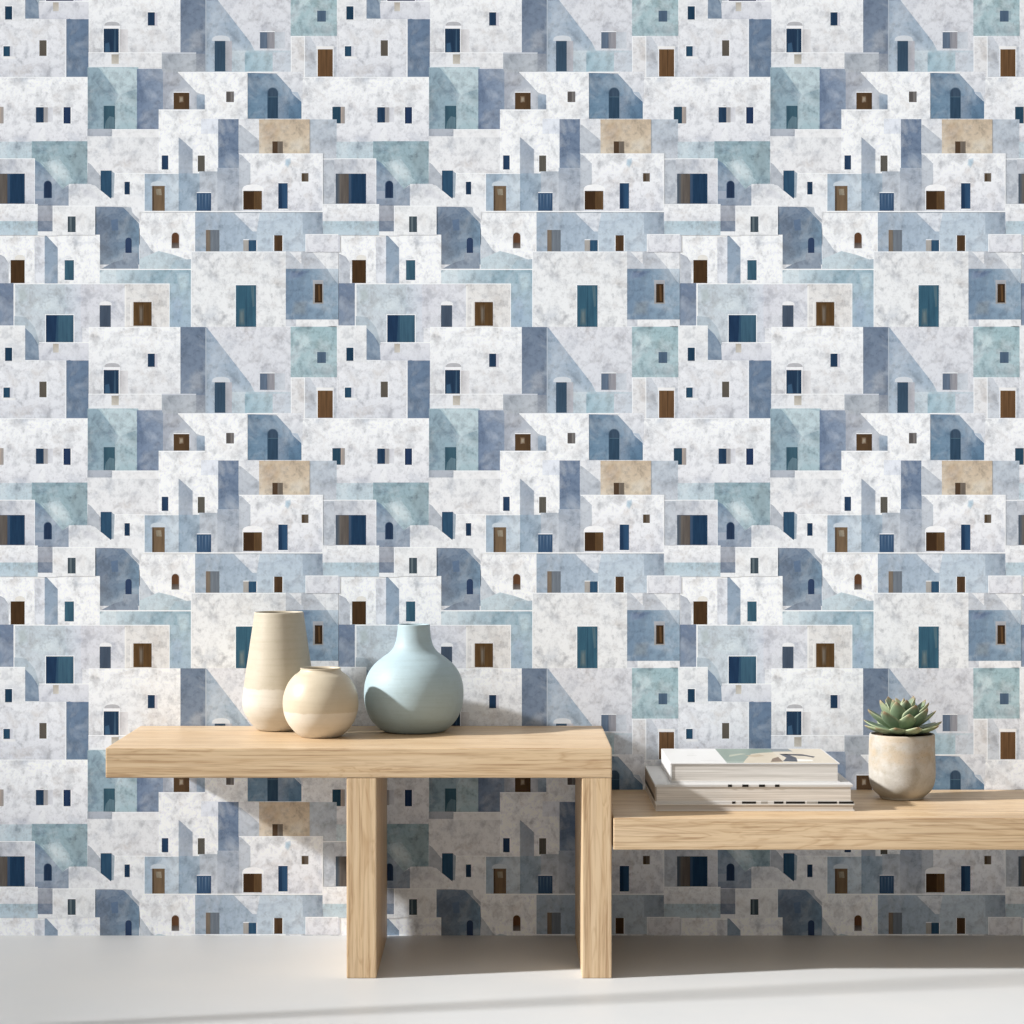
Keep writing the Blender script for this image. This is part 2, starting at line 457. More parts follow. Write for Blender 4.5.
    R('B', 574, 728, 777, 1416, (112, 127, 153), (128, 141, 166), 'v', 0.9)
    R('E', 604, 360, 772, 506, (150, 157, 172), (160, 166, 178), 'v')
    Soft('E', [(640, 200), (700, 150), (760, 160), (764, 350), (640, 356)], (150, 158, 174), (122, 136, 160), n=8)
    R('B', 774, 735, 782, 1416, (176, 186, 200), None, 'v', 0.2)
    cap('E', 826, 214, 972, 258, (205, 210, 218))
    Wn('E', 848, 258, 934, 502, (54, 82, 108))
    R('E', 934, 258, 986, 502, (170, 174, 184), (182, 182, 190), 'h', 0.6)
    Wn('F', 298, 187, 418, 319, (94, 114, 140), 't')
    R('F', 356, 189, 416, 318, (140, 144, 156), (164, 160, 166), 'h', 2)
    R('F', 416, 187, 500, 319, (192, 199, 210), (202, 207, 217), 'h', 0.7)
    # --- aqua house with the blue window, and the tan-door house below
    R('F', 545, 216, 925, 560, W2, (214, 217, 224), 'v')
    R('C', 544, 726, 914, 1130, (160, 186, 194), (170, 192, 200), 'v', 1.3)
    Soft('C', [(560, 750), (700, 745), (740, 860), (640, 960), (560, 900)], (186, 206, 211), (163, 188, 196), 1.2)
    Soft('C', [(640, 1040), (860, 1050), (880, 1110), (620, 1115)], (150, 174, 184), (168, 190, 199), 1.2)
    Wn('C', 756, 928, 826, 1016, (76, 102, 130))
    R('C', 826, 930, 846, 1000, (146, 168, 180), None, 'v', 0.5)
    R('F', 546, 220, 658, 546, (231, 231, 232), (222, 222, 224), 'v', 1, 'tlr')
    R('F', 658, 222, 912, 546, (202, 207, 217), (206, 211, 220), 'v')
    Pg('F', [(700, 224), (912, 224), (912, 300), (890, 320), (760, 320)], (222, 224, 229), 1)
    R('F', 750, 300, 888, 326, (234, 233, 232), None, 'v', 0.3)
    Wn('F', 760, 325, 881, 543, (114, 78, 46), 'lr')
    Pg('F', [(826, 328), (830, 328), (830, 542), (826, 542)], (78, 52, 30), 2)
    # --- wide white house, two windows
    R('F', 536, 548, 640, 740, (224, 225, 231), (196, 206, 219), 'v', 1, 'b')
    R('F', 632, 546, 1660, 1064, W1, (224, 225, 230), 'v', 1.05, 'tlr')
    Pg('D', [(330, 1050), (400, 915), (412, 1064), (330, 1064)], (232, 233, 236), 0.6)
    Wn('D', 330, 788, 392, 911, (34, 64, 98), 't')
    R('D', 392, 789, 426, 910, (166, 161, 163), (182, 178, 178), 'h', 2)
    R('D', 426, 791, 466, 905, (204, 205, 211), (218, 219, 224), 'h', 0.5)
    Wn('D', 551, 788, 608, 919, (34, 58, 100), 'lr')
    Pg('F', [(878, 785), (952, 785), (952, 918), (905, 918), (878, 890)], (36, 74, 100), 2)
    R('F', 945, 785, 978, 918, (196, 174, 158), (150, 146, 146), 'h', 2)
    # --- aqua wall with the slanting shadow and a teal door
    R('D', 744, 468, 1150, 964, (172, 193, 203), (166, 188, 198), 'v', 1.2)
    Pg('D', [(746, 476), (800, 470), (836, 478), (900, 560), (990, 690), (960, 770), (960, 964), (746, 964)], (146, 168, 184), 1.2)
    Pg('D', [(850, 474), (1050, 474), (1140, 490), (1140, 640), (1000, 690), (900, 550)], (190, 207, 214), 1.1)
    R('D', 872, 740, 960, 778, (146, 170, 186), None, 'v', 0.4)
    Wn('D', 872, 777, 962, 965, (54, 94, 114))
    Pg('D', [(890, 900), (920, 860), (958, 870), (958, 960), (880, 960)], (92, 126, 142), 2)
    R('D', 742, 962, 942, 1024, (178, 184, 196), (172, 178, 192), 'v')
    # --- slate wall and shadowed house with the brown door
    R('E', 226, 482, 445, 965, (112, 130, 164), (140, 154, 180), 'h', 1)
    R('E', 435, 500, 775, 810, (168, 173, 187), (186, 193, 205), 'h')
    Soft('E', [(500, 645), (620, 630), (695, 670), (700, 800), (450, 800), (465, 720)], (206, 208, 214), (178, 184, 197))
    R('E', 704, 688, 770, 808, (166, 180, 200), (136, 156, 184), 'v')
    Wn('E', 520, 672, 645, 806, (88, 62, 38), 't')
    Soft('E', [(562, 698), (598, 698), (600, 750), (564, 752)], (150, 136, 116), (92, 66, 42), 1)
    Pg('E', [(425, 352), (700, 352), (700, 508), (435, 508), (425, 480)], (174, 180, 190), 1)
    R('E', 425, 350, 700, 360, (200, 204, 212), None, 'v', 0.3)
    # --- white house right of it
    Pg('E', [(552, 508), (1111, 508), (1111, 895), (770, 895), (770, 690), (705, 672)], W1, 1)
    R('E', 555, 506, 1111, 514, HL, None, 'v', 0.2)
    Wn('E', 940, 663, 1002, 748, (98, 92, 90), 'lb')
    R('E', 976, 665, 1000, 746, (132, 126, 122), (112, 108, 108), 'h', 2)
    # --- blue arch-door house
    R('F', 430, 504, 640, 760, (228, 229, 233), (214, 218, 227), 'v', 0.9)
    Pg('F', [(200, 514), (432, 522), (545, 645), (560, 680), (630, 745), (630, 880), (200, 880)], (108, 134, 164), 1,
       [(108, 132, 162), (120, 144, 172), (128, 150, 178), (112, 136, 168), (92, 122, 158), (94, 124, 158), (108, 136, 166)])
    Pg('F', [(550, 665), (600, 668), (630, 730), (630, 742)], (178, 192, 212), 0.8)
    R('F', 196, 504, 440, 514, HL, None, 'v', 0.2)
    R('F', 442, 700, 530, 878, (130, 146, 170), (112, 136, 166), 'h', 1)
    arch('F', 356, 628, 444, 878, (84, 110, 138), 0.3)
    arch('F', 360, 634, 441, 878, (46, 76, 104))
    arch('F', 362, 634, 439, 706, (58, 82, 108))
    R('F', 362, 704, 440, 709, (78, 104, 126), None, 'v', 0.2)
    # --- grey wall right of the tan house and strip of light aqua
    R('F', 690, 886, 912, 1204, (182, 192, 206), (194, 200, 211), 'v')
    # --- big stepped white house in the middle
    R('D', 742, 1020, 1480, 1320, (228, 229, 231), (232, 232, 234), 'v', 1)
    R('D', 940, 964, 1320, 1030, (236, 236, 237), None, 'v', 0.5, 't')
    Pg('E', [(400, 808), (1111, 808), (1111, 880), (880, 884), (878, 1350), (400, 1350)], W1, 1)
    R('E', 400, 806, 770, 815, HL, None, 'v', 0.2)
    R('E', 740, 880, 876, 1000, (226, 230, 238), None, 'v', 0.8)
    Wn('H', 425, 262, 477, 375, (36, 66, 104), 'tr')
    Pg('H', [(560, 117), (575, 128), (672, 216), (672, 406), (560, 406)], (168, 178, 195), 0.7)
    Wn('H', 713, 263, 769, 392, (94, 90, 82), 'lr')
    Pg('G', [(745, 318), (770, 335), (845, 425), (850, 545), (800, 500), (745, 495)], (178, 184, 195), 0.9)
    # --- slate tower and grey wall below it
    R('E', 876, 884, 1044, 1276, (104, 122, 156), (126, 142, 170), 'v', 1.1)
    R('H', 724, 390, 1044, 708, (186, 194, 206), (196, 200, 208), 'v')
    R('H', 870, 362, 1044, 708, (168, 178, 196), (182, 188, 200), 'v', 1.1)
    # --- tan house and its neighbour in shade
    R('F', 128, 884, 300, 1164, (228, 229, 232), None, 'v', 0.9)
    Pg('I', [(130, 15), (150, 22), (230, 88), (292, 142), (298, 250), (130, 250)], (188, 194, 205), 0.9)
    R('F', 292, 886, 696, 1162, (200, 182, 160), (208, 194, 174), 'v', 1.15)
    Soft('F', [(310, 900), (420, 895), (480, 960), (400, 1090), (310, 1080)], (186, 164, 138), (203, 187, 165))
    Soft('F', [(530, 1060), (640, 1020), (680, 1150), (520, 1155)], (216, 206, 190), (206, 192, 171))
    Wn('I', 398, 150, 482, 246, (82, 60, 42))
    R('I', 440, 151, 481, 245, (116, 104, 92), None, 'v', 2)
    # --- white house with the brown garage door
    R('I', 130, 246, 802, 708, W1, (224, 225, 231), 'v', 1.05, 'tr')
    Pg('I', [(130, 252), (148, 256), (222, 328), (222, 505), (160, 545), (160, 704), (130, 704)], (192, 198, 209), 0.9)
    Soft('I', [(500, 290), (545, 280), (550, 320), (522, 366), (495, 340)], (182, 202, 220), (228, 230, 234), 0.8)
    cap('I', 156, 494, 330, 548, (242, 242, 243))
    Wn('I', 165, 546, 314, 696, (68, 44, 24), 'l')
    R('I', 250, 550, 312, 694, (98, 68, 38), (110, 78, 46), 'h', 2)
    Wn('I', 445, 484, 520, 689, (42, 82, 124), 'tb')
    R('I', 446, 486, 476, 686, (30, 62, 100), None, 'v', 2)
    Wn('I', 632, 404, 686, 472, (104, 90, 76), 'b')
    R('I', 632, 404, 654, 470, (84, 66, 48), None, 'v', 2)
    # --- grey houses at the print's right-hand join
    R('I', 910, 152, 1210, 292, (200, 213, 222), (190, 206, 217), 'v', 1.1)
    R('I', 802, 288, 1060, 650, (188, 194, 205), (198, 203, 212), 'v', 1, 't')
    R('G', 296, 148, 742, 500, (150, 174, 186), (158, 180, 190), 'v', 1.3)
    Pg('G', [(364, 316), (420, 360), (560, 400), (632, 462), (592, 492), (545, 532)], (176, 196, 206), 1.2)
    Soft('G', [(380, 316), (520, 290), (600, 390), (615, 465), (560, 500), (470, 410)], (198, 212, 218), (172, 193, 203), 1.1, 8)
    Soft('G', [(620, 180), (735, 160), (736, 480), (650, 470), (600, 360)], (146, 166, 176), (156, 178, 189), 1.2)
    Soft('G', [(340, 170), (430, 165), (420, 250), (350, 260)], (150, 176, 192), (153, 176, 188), 1.2)
    R('G', -14, 286, 322, 655, (196, 200, 209), (224, 225, 229), 'h', 1, 'tr')
    R('G', 240, 400, 318, 650, (220, 221, 226), (206, 209, 217), 'v', 0.9)
    Wn('G', -2, 408, 241, 648, (28, 62, 98))
    R('G', -2, 410, 30, 647, (74, 96, 118), (96, 96, 98), 'h', 2)
    R('G', 30, 410, 102, 647, (104, 96, 90), (98, 88, 80), 'h', 2)
    R('G', 102, 410, 122, 647, (58, 84, 116), None, 'h', 2)
    # --- shaded house with the small arched window
    Pg('G', [(322, 300), (362, 322), (545, 532), (592, 500), (592, 664), (322, 664)], (134, 154, 180), 1,
       [(122, 146, 176), (126, 150, 178), (160, 174, 194), (176, 186, 202), (144, 156, 178), (134, 146, 170)])
    Pg('G', [(324, 550), (395, 545), (395, 610), (324, 610)], (158, 168, 188), 0.7)
    arch('G', 392, 463, 458, 604, (84, 106, 140), 0.3)
    arch('G', 396, 467, 456, 601, (36, 58, 92))
    # --- sloping roof, navy door, bright house
    R('H', 18, 402, 284, 672, (240, 241, 242), (236, 237, 239), 'v', 0.8, 't')
    Pg('G', [(848, 383), (936, 383), (936, 620), (900, 590), (848, 545)], (42, 82, 116), 2)
    Pg('G', [(936, 388), (960, 405), (950, 632), (936, 618)], (158, 172, 188), 0.6)
    Pg('G', [(592, 490), (770, 490), (860, 550), (968, 640), (1100, 672), (592, 672)], (232, 233, 235), 0.9)
    Soft('G', [(680, 520), (790, 535), (900, 630), (700, 600)], (214, 215, 220), (232, 233, 235), 0.8)
    R('H', 20, 600, 284, 672, (233, 234, 236), None, 'v', 0.7)
    Pg('H', [(182, 670), (284, 670), (284, 716), (249, 716), (249, 778), (195, 722)], (236, 237, 239), 0.8)
    Wn('H', 127, 473, 169, 574, (30, 60, 94), 't')
    # --- low row: ledges and the little white house
    R('G', -107, 652, 346, 792, W1, (226, 227, 231), 'v', 1, 't')
    R('G', -105, 788, 346, 900, (184, 203, 215), (190, 206, 219), 'v', 1.2)
    R('G', 345, 668, 466, 790, (166, 171, 184), (160, 164, 178), 'v', 0.8)
    R('G', 345, 786, 466, 872, (124, 136, 160), (112, 126, 152), 'v', 0.9)
    R('G', 345, 870, 500, 905, (234, 235, 237), None, 'v', 0.5)
    R('G', 464, 664, 804, 898, (235, 236, 237), None, 'v', 0.8, 'tlr')
    Wn('G', 585, 750, 648, 876, (64, 82, 94), 'tb')
    R('G', 600, 753, 616, 874, (98, 114, 122), None, 'v', 2)
    # --- shaded pair of houses, brown door and blue gate
    R('H', 282, 404, 562, 712, (160, 178, 200), (204, 215, 226), 'h', 1, 'tl')
    Pg('H', [(290, 410), (420, 410), (380, 470), (340, 505), (350, 700), (290, 700)], (166, 184, 205), 0.8)
    cap('H', 334, 468, 462, 508, (199, 209, 220))
    Wn('H', 348, 506, 449, 708, (124, 98, 70))
    R('H', 350, 506, 362, 708, (92, 72, 54), None, 'v', 2)
    Pg('H', [(375, 530), (420, 530), (425, 580), (385, 580)], (150, 140, 122), 1)
    R('H', 560, 406, 728, 708, (152, 171, 194), (170, 186, 204), 'h', 1)
    Wn('H', 705, 562, 820, 707, (56, 90, 130), 't')
    for k in range(4):
        R('H', 720+k*26, 572, 728+k*26, 690, (96, 126, 160), (60, 94, 134), 'v', 2)
    R('H', 278, 706, 1044, 716, HL, None, 'v', 0.2)
    R('H', 1044, 706, 1714, 716, HL, None, 'v', 0.2)
    # --- small white block at the foot
    R('I', 662, 892, 926, 1034, (228, 229, 233), (222, 223, 229), 'v', 1, 'tl')
    R('I', 924, 904, 938, 1034, (206, 208, 216), None, 'v', 0.4)
paint()

def clip(P, axis, lim, keep_gt):
    """half-plane clip of [(x, z, u, v, (r,g,b), m)]"""
    out = []
    n = len(P)
    ins = lambda p: (p[axis] >= lim) if keep_gt else (p[axis] <= lim)
    for i in range(n):
        a, b = P[i], P[(i+1) % n]
        if ins(a): out.append(a)
        if ins(a) != ins(b):
            t = (lim - a[axis]) / (b[axis] - a[axis])
            q = [a[k] + (b[k]-a[k])*t for k in range(4)]
            c = tuple(a[4][k] + (b[4][k]-a[4][k])*t for k in range(3))
            out.append((*q, c, a[5]))
    return out

WX0, WX1, WTOP = -1.75, 1.9, 2.75

def dull(c):
    g = 0.3*c[0] + 0.59*c[1] + 0.11*c[2]
    return tuple(0.97*(0.76*v + 0.24*g) for v in c)

def soften(c):
    """the print's blues lean towards slate"""
    r, g, b = c
    if b - r > 12: return (r, g - 0.01*(b-r), b - 0.26*max(0, b-g))
    return c

def build_wall():
    # layers: each shape sits just proud of those it covers (a few hundredths of a millimetre of ink)
    boxes = []
    layer = []
    for P, C, m in SHAPES:
        xs = [p[0] for p in P]; ys = [p[1] for p in P]
        b = (min(xs), min(ys), max(xs), max(ys))
        L = 1
        for (q, l) in zip(boxes, layer):
            if l < L: continue
            hit = False
            for dx in (-PER, 0, PER):
                for dy in (-PER, 0, PER):
                    if b[0]+dx < q[2] and b[2]+dx > q[0] and b[1]+dy < q[3] and b[3]+dy > q[1]: hit = True
            if hit: L = l + 1
        boxes.append(b); layer.append(L)
    bm = bmesh.new()
    uvl = bm.loops.layers.uv.new('print')
    cl = bm.loops.layers.float_color.new('Col')
    for (P, C, m), L in zip(SHAPES, layer):
        LC = [lin(soften(c) if m < 1.5 else dull(c)) for c in C]
        area = sum(P[i][0]*P[(i+1) % len(P)][1] - P[(i+1) % len(P)][0]*P[i][1] for i in range(len(P)))
        idx = list(range(len(P)))
        if area > 0: idx.reverse()
        for tx in range(-4, 5):
            for ty in range(-4, 3):
                pts = []
                for i in idx:
                    px, py = P[i][0] + tx*PER, P[i][1] + ty*PER
                    pts.append((X(px, DW), Z(py, DW), P[i][0], -P[i][1], tuple(LC[i % len(LC)]), m))
                if max(p[0] for p in pts) <= WX0 or min(p[0] for p in pts) >= WX1: continue
                if max(p[1] for p in pts) <= 0 or min(p[1] for p in pts) >= WTOP: continue
                for ax, lim, g in ((0, WX0, True), (0, WX1, False), (1, 0.0, True), (1, WTOP, False)):
                    pts = clip(pts, ax, lim, g)
                    if len(pts) < 3: break
                if len(pts) < 3: continue
                y = -L * 0.000012
                vs = [bm.verts.new((p[0], y, p[1])) for p in pts]
                f = bm.faces.new(vs)
                for lp, p in zip(f.loops, pts):
                    lp[uvl].uv = (p[2]/100.0, p[3]/100.0)
                    lp[cl] = (*p[4], p[5])
    print('layers', max(layer), 'shapes', len(SHAPES), 'faces', len(bm.faces))
    for f in bm.faces:
        f.normal_update()
        if f.normal.y > 0: f.normal_flip()
    bmesh.ops.triangulate(bm, faces=[f for f in bm.faces if len(f.verts) > 4])
    # the wall's body behind the print
    b0 = len(bm.faces)
    box(bm, WX0-0.15, 0.0, -0.05, WX1, 0.12, WTOP)
    bm.faces.ensure_lookup_table()
    for f in bm.faces[b0:]:
        for lp in f.loops: lp[cl] = (0.7, 0.7, 0.72, 0.5)
    o = obj('wall_back', bm, mat_wallpaper())
    o['kind'] = 'structure'
    return o
build_wall()

# ------------------------------------------------------------------ room
bm = bmesh.new(); box(bm, WX0-0.15, -6.5, -0.06, WX1, 0.0, 0.0)
fl = obj('floor', bm, mat_floor()); fl['kind'] = 'structure'

# the tall window on the left that lets the sun in: mullion, end post and added sun-dimming slats
win_m = mat_plain('window_white', (214, 213, 210), 0.5)
WXI = WX0 + 0.02
bm = bmesh.new()
# unseen slats added to thin the low sun, taller towards the floor
zz = 0.03
while zz < 0.90:
    cov = 0.50 if zz < 0.50 else 0.50*max(0.0, 1-(zz-0.50)/0.40) + 0.02
    hh = 0.011*cov
    box(bm, WXI-0.011, -3.2, zz, WXI-0.010, -0.05, zz+hh)
    zz += 0.011
box(bm, WXI-0.05, -1.063, 0.0, WXI-0.02, -1.037, 4.2)
box(bm, WXI-0.05, -3.28, 0.0, WXI+0.01, -3.2, 4.2)
w = obj('window_with_sun_slats', bm, win_m); w['kind'] = 'structure'

# ------------------------------------------------------------------ benches
ZT = Z(748, DF)               # tall bench top
ZB = Z(778, DF)
XL, XR = X(105.5, DF), X(612, DF)
bench = thing('console_bench', 'tall pale oak bench with an overhanging left end, carrying the three vases', 'bench', ((XL+XR)/2, YF/2, 0))
def part(name, bm, mat, root, smooth=False):
    o = obj(name, bm, mat, root, smooth)
    o.matrix_parent_inverse = Matrix.Translation(root.location).inverted()
    return o
GAP = 0.004
bm = bmesh.new(); box(bm, XL, YF, ZB, XR, -GAP, ZT, 0.0025); part('tabletop', bm, oak_x, bench)
LEGB = -0.022
bm = bmesh.new(); box(bm, X(346.5, DF), YF+0.0008, 0, X(376.5, DF), LEGB, ZB, 0.0022); part('leg', bm, oak_z, bench)
bm = bmesh.new(); box(bm, X(582, DF), YF+0.0008, 0, XR-0.0005, LEGB, ZB, 0.0022); part('leg', bm, oak_z, bench)

ZT2, ZB2 = Z(818, DF), Z(850, DF)
X2L, X2R = X(613.2, DF), X(1400, DF)
low = thing('low_bench', 'lower pale oak bench running out of the right edge, carrying books and succulent', 'bench', ((X2L+X2R)/2, YF/2, 0))
bm = bmesh.new(); box(bm, X2L, YF, ZB2, X2R, -GAP, ZT2, 0.0025); part('tabletop', bm, oak_x2, low)
bm = bmesh.new(); box(bm, X(1368, DF), YF+0.0008, 0, X2R-0.0005, LEGB, ZB2, 0.0022); part('leg', bm, oak_z, low)

# ------------------------------------------------------------------ vases
def place(cx_px, base_py, base_r_px, ztop):
    """centre of a round thing whose base front meets the surface at base_py"""
    Dn = (CZ - ztop) * F / (base_py - VY)
    r = base_r_px * Dn / F
    D = Dn + r
    return X(cx_px, D), D - DW, D / F

def vase(name, label, cx, base_py, prof_px, mat, lip_px, ny=0.0, vk=0.983):
    x, y, s = place(cx, base_py, prof_px[0][0], ZT)
    y += ny
    s = (y + DW) / F
    x = X(cx, y + DW)
    root = thing(name, label, 'vase', (x, y, ZT))
    pr = [(0.0, 0.0015), (prof_px[0][0]*s*0.86, 0.0015), (prof_px[0][0]*s*0.93, 0.0)]
    outer = spline([(r*s, z*s*vk) for r, z in prof_px], 8)
    pr += outer
    rt, zt = outer[-1]
    th = lip_px * s
    pr += [(rt-th*0.25, zt+th*0.35), (rt-th*0.65, zt+th*0.35), (rt-th, zt-th*0.2)]
    for r, z in reversed(outer[:-3]):
        if z < zt - th and z > 5*s: pr.append((max(r-th*1.1, 0.004), z))
    pr.append((0.0, 5*s))
    bm = bmesh.new(); lathe(bm, pr, 128)
    o = obj('body', bm, mat, root, True)
    return root, s

m = mat_glaze('sand_glaze', (180, 172, 156), (197, 191, 180), 0.0905, 0.5, wob=0.003, speck=0.25)
vase('tall_vase', 'tall tapered sand-beige vase with paler dipped foot, leftmost of the vases on the tall bench', 279, 731.2,
     [(18.6, 0), (22.6, 1.6), (28, 7.5), (33.4, 15.5), (36.2, 23.5), (36.6, 30), (35.6, 40), (33.6, 56), (31.0, 73), (28.2, 93), (25.6, 111), (24.7, 118.5), (24.5, 119.5)], m, 1.6, -0.012)
m = mat_glaze('cream_glaze', (192, 181, 161), (208, 201, 189), 0.0530, 0.42, speck=0.18)
vase('round_vase', 'small round cream vase with a low collared mouth, in front of the tall beige vase', 320.6, 738.4,
     [(17, 0), (20.5, 1.0), (27, 6.5), (33.2, 15), (36.8, 25), (37.8, 34.5), (36.6, 44), (32.8, 54), (27.2, 61.6), (22.6, 65.2), (20.6, 67.2), (20.0, 68.6), (20.4, 69.6)], m, 1.5)
m = mat_glaze('pale_blue_glaze', (160, 180, 188), (160, 180, 188), -1.0, 0.55, speck=0.22)
vase('bottle_vase', 'pale blue bottle vase with round belly and narrow neck, rightmost on the tall bench', 413.8, 734.2,
     [(27, 0), (31.5, 1.5), (38, 6.5), (44.4, 15), (48.4, 26), (49.8, 38), (49.0, 49), (45.6, 59.5), (39.4, 68.5), (31.4, 75.5), (24.6, 80.5), (20.2, 86), (17.8, 93), (16.6, 101), (16.0, 108.5)], m, 1.5)

# ------------------------------------------------------------------ books
DB = (CZ - ZT2) * F / (811.3 - VY)      # depth of the bottom book's front
YB = DB - DW
paper_a = mat_pages('book_pages', (218, 214, 209), (188, 183, 177))
paper_b = mat_pages('book_pages_grey', (204, 199, 193), (176, 170, 164))
cov_w = mat_plain('white_cover', (208, 208, 208), 0.5)
cov_g = mat_plain('grey_white_cover', (208, 206, 203), 0.45)
blk = mat_plain('black_ink', (24, 23, 23), 0.5)
art_m = mat_vcol('cover_print')

def sheet(bm, quads, z, cl):
    """flat printed patches: ([(x,y)...], colour, level)"""
    for pts, c, lv in quads:
        vs = [bm.verts.new((x, y, z + lv*0.00003)) for x, y in pts]
        f = bm.faces.new(vs); f.normal_update()
        if f.normal.z < 0: f.normal_flip()
        for lp in f.loops: lp[cl] = (*lin(c), 1)

def book(label, x0, x1, yf, yb, z0, z1, tb, pages, cover, spine_mat, over=0.004, marks=()):
    root = thing('book', label, 'book', ((x0+x1)/2, (yf+yb)/2, z0), 'large books stacked on the low bench')
    # spine on the left, fore edges recessed under the boards
    bm = bmesh.new(); box(bm, x0, yf, z1-tb, x1, yb, z1, 0.0005); part('front_cover', bm, cover, root)
    bm = bmesh.new(); box(bm, x0, yf, z0, x1, yb, z0+tb, 0.0005); part('back_cover', bm, cover, root)
    bm = bmesh.new(); box(bm, x0+0.0032, yf+over*0.5, z0+tb, x1-over, yb-over, z1-tb); part('page_block', bm, pages, root)
    bm = bmesh.new(); box(bm, x0, yf+0.0006, z0+tb, x0+0.003, yb-0.0006, z1-tb); part('spine', bm, spine_mat, root)
    if marks:
        for a, b, za, zb, mm in marks:
            bm = bmesh.new()
            box(bm, a, yf-0.0004, za, b, yf+0.0003, zb)
            part('edge_print', bm, mm, root)
    return root

def zb(py): return Z(py, DB)
def xb(px): return X(px, DB)
# bottom (thin)
z0, z1 = ZT2, zb(803.9)
book('thin greyish book at the bottom of the stack on the low bench', xb(655.8), xb(854.6), YB, YB+0.325, z0, z1, 0.0028, paper_b, cov_g, paper_b, 0.003)
# middle (thick)
z2 = zb(784.6)
cov_m = mat_plain('pale_grey_cover', (200, 200, 200), 0.5)
spine_m = mat_plain('taupe_spine', (150, 140, 130), 0.6)
mk = []
ghost = mat_plain('grey_ink', (150, 148, 144), 0.6)
for a, b in ((732, 735.5), (742, 756), (761, 767.5), (774, 783.5), (786, 805), (807, 817), (817.8, 837), (839, 853.8)):
    mk.append((xb(a), xb(b), z1+0.0002, z1+0.0048, ghost if a in (761, 807) else blk))
for a, b in ((728, 732), (742.3, 748.5), (759, 765), (775, 779.5)):
    mk.append((xb(a), xb(b), z2-0.0049, z2+0.0001, blk))
midb = book('thick pale book with black print along its cover edges, middle of the stack', xb(655), xb(853), YB+0.001, YB+0.322, z1, z2, 0.0049, paper_a, cov_m, spine_m, 0.004, mk)
bm = bmesh.new(); box(bm, xb(655)-0.0004, YB+0.012, z1+0.0052, xb(655)+0.0002, YB+0.30, z1+0.013)
part('spine_band', bm, blk, midb)
bm = bmesh.new(); cl = bm.loops.layers.float_color.new('Col')
xs0, ys0 = xb(655), YB
q = []
for k in range(3):
    q.append(([(xs0+0.012+0.002*k, ys0+0.10+0.02*k), (xs0+0.022, ys0+0.10+0.02*k), (xs0+0.022, ys0+0.106+0.02*k), (xs0+0.012+0.002*k, ys0+0.106+0.02*k)], (176, 176, 180), 1))
sheet(bm, q, z2, cl)
part('cover_print', bm, art_m, midb)
# top
DT = DB*1.0085
YT = DT - DW
xt = lambda px: X(px, DT)
z3 = Z(763.2, DT)
tx0, tx1 = xt(670.5), xt(839.8)
topb = book('white art book with a green and beige picture on its cover, top of the stack', tx0, tx1, YT, YT+0.268, z2, z3, 0.0022, paper_a, cov_w, cov_w, 0.004)
bm = bmesh.new(); cl = bm.loops.layers.float_color.new('Col')
w_, d_ = tx1-tx0, 0.268
def U(u, v): return (tx0 + u*w_, YT + v*d_)
q = [([U(0.335, 0.01), U(0.675, 0.01), U(0.675, 0.985), U(0.335, 0.985)], (128, 142, 134), 1),
     ([U(0.335, 0.01), U(0.62, 0.01), U(0.62, 0.09), U(0.335, 0.14)], (146, 158, 150), 2),
     ([U(0.43, 0.01), U(0.47, 0.28), U(0.53, 0.62), U(0.60, 0.70), U(0.675, 0.74), U(0.675, 0.01)], (196, 186, 168), 3),
     ([U(0.38, 0.42), U(0.46, 0.56), U(0.50, 0.62), U(0.47, 0.66), U(0.39, 0.55)], (168, 172, 158), 3),
     ([U(0.48, 0.50), U(0.58, 0.60), U(0.60, 0.48), U(0.53, 0.40)], (178, 164, 142), 4),
     ([U(0.60, 0.08), U(0.675, 0.10), U(0.675, 0.42), U(0.63, 0.30)], (116, 98, 82), 4),
     ([U(0.675, 0.01), U(0.992, 0.01), U(0.992, 0.985), U(0.675, 0.985)], (198, 190, 176), 1),
     ([U(0.675, 0.78), U(0.80, 0.80), U(0.79, 0.985), U(0.675, 0.985)], (120, 128, 134), 2),
     ([U(0.675, 0.12), U(0.76, 0.10), U(0.78, 0.36), U(0.745, 0.62), U(0.70, 0.62), U(0.72, 0.36)], (66, 72, 84), 3),
     ([U(0.745, 0.62), U(0.70, 0.62), U(0.76, 0.52), U(0.84, 0.48), U(0.885, 0.36), U(0.90, 0.44), U(0.84, 0.60)], (66, 68, 76), 3),
     ([U(0.765, 0.12), U(0.86, 0.14), U(0.86, 0.22), U(0.775, 0.28)], (224, 222, 218), 2),
     ([U(0.13, 0.50), U(0.19, 0.52), U(0.19, 0.545), U(0.13, 0.53)], (188, 188, 186), 1),
     ([U(0.14, 0.60), U(0.175, 0.60), U(0.185, 0.64), U(0.145, 0.63)], (196, 196, 194), 1),
     ([U(0.19, 0.16), U(0.30, 0.13), U(0.30, 0.155), U(0.19, 0.185)], (190, 188, 186), 1)]
sheet(bm, q, z3, cl)
part('cover_art', bm, art_m, topb)

